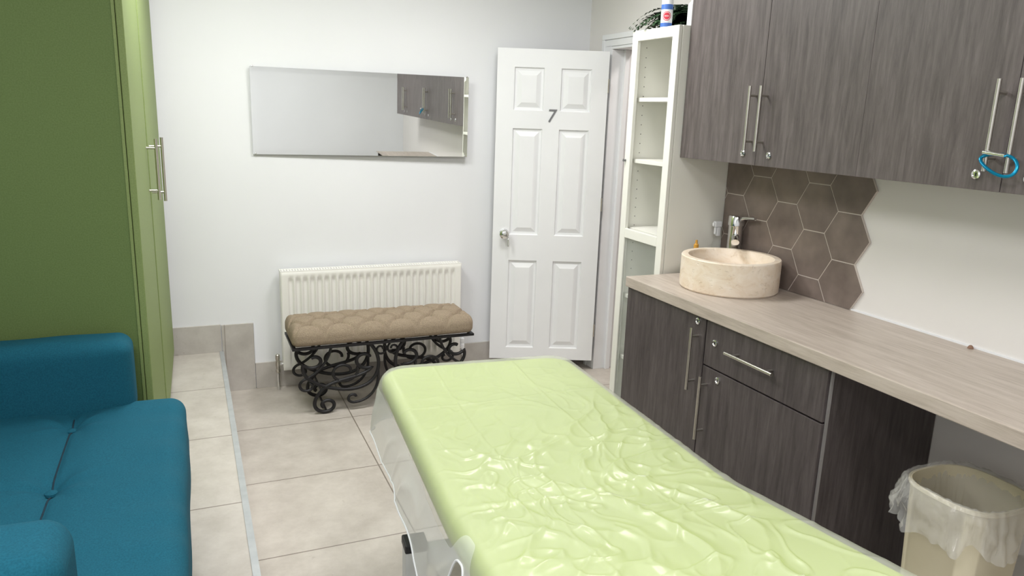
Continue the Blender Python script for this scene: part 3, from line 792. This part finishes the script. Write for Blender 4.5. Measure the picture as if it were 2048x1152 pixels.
lathe("cap",[(0,.158),(.019,.158),(.019,.19),(0,.192)],(SX,SY,1.9865),"white",sc,n=24)
def decal(name,cz,r,mat,dr_,rx=1.0,ry=1.0,cu=0):
    n=28; d0=math.atan2(-SY,-SX); R_=.0256+dr_
    pts=[(0,0)]+[(r*rx*math.cos(2*math.pi*i/n),r*ry*math.sin(2*math.pi*i/n)) for i in range(n)]
    V=[(SX+R_*math.cos(d0+(u+cu)/R_),SY+R_*math.sin(d0+(u+cu)/R_),1.9865+cz+v) for u,v in pts]
    F=[(0,1+i,1+(i+1)%n) for i in range(n)]
    return obj(name,V,F,mat,True,sc)
decal("logo",.046,.0195,"red",.0004); decal("logo_ring",.046,.0165,"white",.0007); decal("logo_centre",.046,.0145,"red",.0010)
for q in range(5): decal("logo_lettering",.046,.0018,"white",.0013,.55,1.9,cu=(q-2)*.0042)
wb=thing("white_bottle","small white plastic bottle on top of the bookcase","bottle",(2.04,2.82,1.985))
lathe("bottle_body",[(0,0),(.022,0),(.024,.004),(.024,.09),(.012,.105),(0,.105)],(2.04,2.812,1.9855),"white",wb,n=28)
lathe("bottle_cap",[(0,.104),(.012,.104),(.012,.13),(0,.131)],(2.04,2.812,1.9855),"white",wb,n=20)

# ---------------------------------------------------------------- bin
bn=thing("waste_bin","tall cream metal waste bin under the worktop","bin",(2.0,1.25,0))
def ring(cx,cy,a,b,z,n=48,p=3.0):
    out=[]
    for i in range(n):
        t=2*math.pi*i/n; c,s=math.cos(t),math.sin(t)
        out.append((cx+a*abs(c)**(2/p)*(1 if c>0 else -1),cy+b*abs(s)**(2/p)*(1 if s>0 else -1),z))
    return out
def binn():
    cx,cy=1.970,1.235; n=72
    L=[(.0,.0,.003),(.112,.102,.0),(.114,.104,.02),(.134,.130,.60),(.140,.136,.605),(.140,.136,.615),(.132,.128,.615),(.130,.126,.60),(.110,.100,.02),(.0,.0,.02)]
    V=[];F=[]
    for a,b,z in L: V+=ring(cx,cy,a,b,z,n)
    for i in range(len(L)-1):
        for k in range(n): F.append((i*n+k,i*n+(k+1)%n,(i+1)*n+(k+1)%n,(i+1)*n+k))
    o=obj("bin_body",V,F,"bin",True,bn)
    bm=bmesh.new(); bm.from_mesh(o.data); bmesh.ops.remove_doubles(bm,verts=bm.verts,dist=1e-6); bmesh.ops.recalc_face_normals(bm,faces=bm.faces); bm.to_mesh(o.data); bm.free()
    mo=o.modifiers.new("es","EDGE_SPLIT"); mo.split_angle=math.radians(50)
    t=thing("bin_liner","crumpled clear plastic liner folded over the bin rim","bin bag",(cx,cy,.5))
    V=[];F=[]; n=260; prof=[(.86,.42),(.87,.46),(.89,.51),(.91,.56),(.94,.612),(1.0,.624),(1.04,.620),(1.08,.606),(1.11,.588),(1.13,.565),(1.16,.542),(1.19,.518),(1.21,.498)]
    NZ=lambda a,b,c: noise.noise(Vector((a,b,c)))
    for j,(s,z) in enumerate(prof):
        R0=ring(cx,cy,.140,.136,z,n)
        for i in range(n):
            th=2*math.pi*i/n; base=R0[i]
            out=min(1,max(0,j-5)/5); inn=max(0,4-j)/4
            c_,s_=math.cos(th),math.sin(th)
            w=NZ(c_*2.5,s_*2.5,j*.3)*.14*out+(abs(NZ(c_*6,s_*6,j*.5))*.26-.05)*out+abs(NZ(c_*14,s_*14,j*.8))*.07*out
            w-=inn*.16*abs(NZ(c_*7,s_*7,j*.7))
            if j<=5: w=min(w,0)
            ss=s+w
            if j>5: ss=max(ss,1.025)
            zz=z+(.06*NZ(c_*2.0,s_*2.0,5)+.018*NZ(c_*6,s_*6,2))*out+(.008*NZ(c_*9,s_*9,8) if j==5 else 0)
            V.append((cx+(base[0]-cx)*ss,cy+(base[1]-cy)*ss,zz))
    for j in range(len(prof)-1):
        for i in range(n): F.append((j*n+i,j*n+(i+1)%n,(j+1)*n+(i+1)%n,(j+1)*n+i))
    obj("liner_film",V,F,"bag",True,t)
binn()

# ---------------------------------------------------------------- lights
def lamp(x,y,e,size=.45):
    t=thing("ceiling_light","round white flush ceiling light","ceiling light",(x,y,ZC),group="ceiling lights")
    lathe("lamp_housing",[(0,0),(.17,0),(.17,-.03),(.155,-.035),(.155,-.03),(0,-.03)],(x,y,ZC),"white",t,n=40)
    lathe("lamp_diffuser",[(0,-.031),(.15,-.031),(.15,-.034),(0,-.036)],(x,y,ZC),"lamp",t,n=40)
    l=D.lights.new("ceiling_lamp","AREA"); l.shape='DISK'; l.size=size; l.energy=e; l.color=(1,.995,.985)
    o=D.objects.new("ceiling_lamp",l); o.location=(x,y,ZC-.06); COL.objects.link(o); child(o,t)
lamp(.1,3.0,27,.6); lamp(1.3,3.0,21,.6); lamp(-.35,.5,28,.6); lamp(1.0,.4,22,.6)
l=D.lights.new("hall_fill","AREA"); l.shape='DISK'; l.size=.3; l.energy=14; l.color=(1,.93,.88)  # added fill light to brighten the dark hallway, no fixture behind it
o=D.objects.new("hall_fill",l); o.location=(3.1,3.4,ZC-.05); COL.objects.link(o)
w=D.worlds.new("world"); bpy.context.scene.world=w; w.use_nodes=True
w.node_tree.nodes["Background"].inputs[0].default_value=(.9,.92,1,1); w.node_tree.nodes["Background"].inputs[1].default_value=.4

# ---------------------------------------------------------------- camera
YAW=math.radians(23.7); P=math.radians(13.15); R=math.radians(2.0)
def wvec(x,y,z0):
    xr=x*math.cos(R)-y*math.sin(R); yr=x*math.sin(R)+y*math.cos(R)
    z=yr*math.cos(P)-math.sin(P)*z0; h=math.cos(P)*z0+yr*math.sin(P)
    return Vector((h*math.sin(YAW)+xr*math.cos(YAW),h*math.cos(YAW)-xr*math.sin(YAW),z))
cx_,cy_,cz_=wvec(1,0,0),wvec(0,1,0),-wvec(0,0,1)
cam=D.cameras.new("camera"); co=D.objects.new("camera",cam); COL.objects.link(co)
mw=Matrix((cx_,cy_,cz_)).transposed().to_4x4(); mw.translation=Vector((0,0,1.594)); co.matrix_world=mw
cam.sensor_width=36; cam.lens=1490/2048*36; cam.clip_start=.02
bpy.context.scene.camera=co
bpy.context.scene.view_settings.view_transform='Standard'
for o in D.objects:
    if "loc0" in o: del o["loc0"]
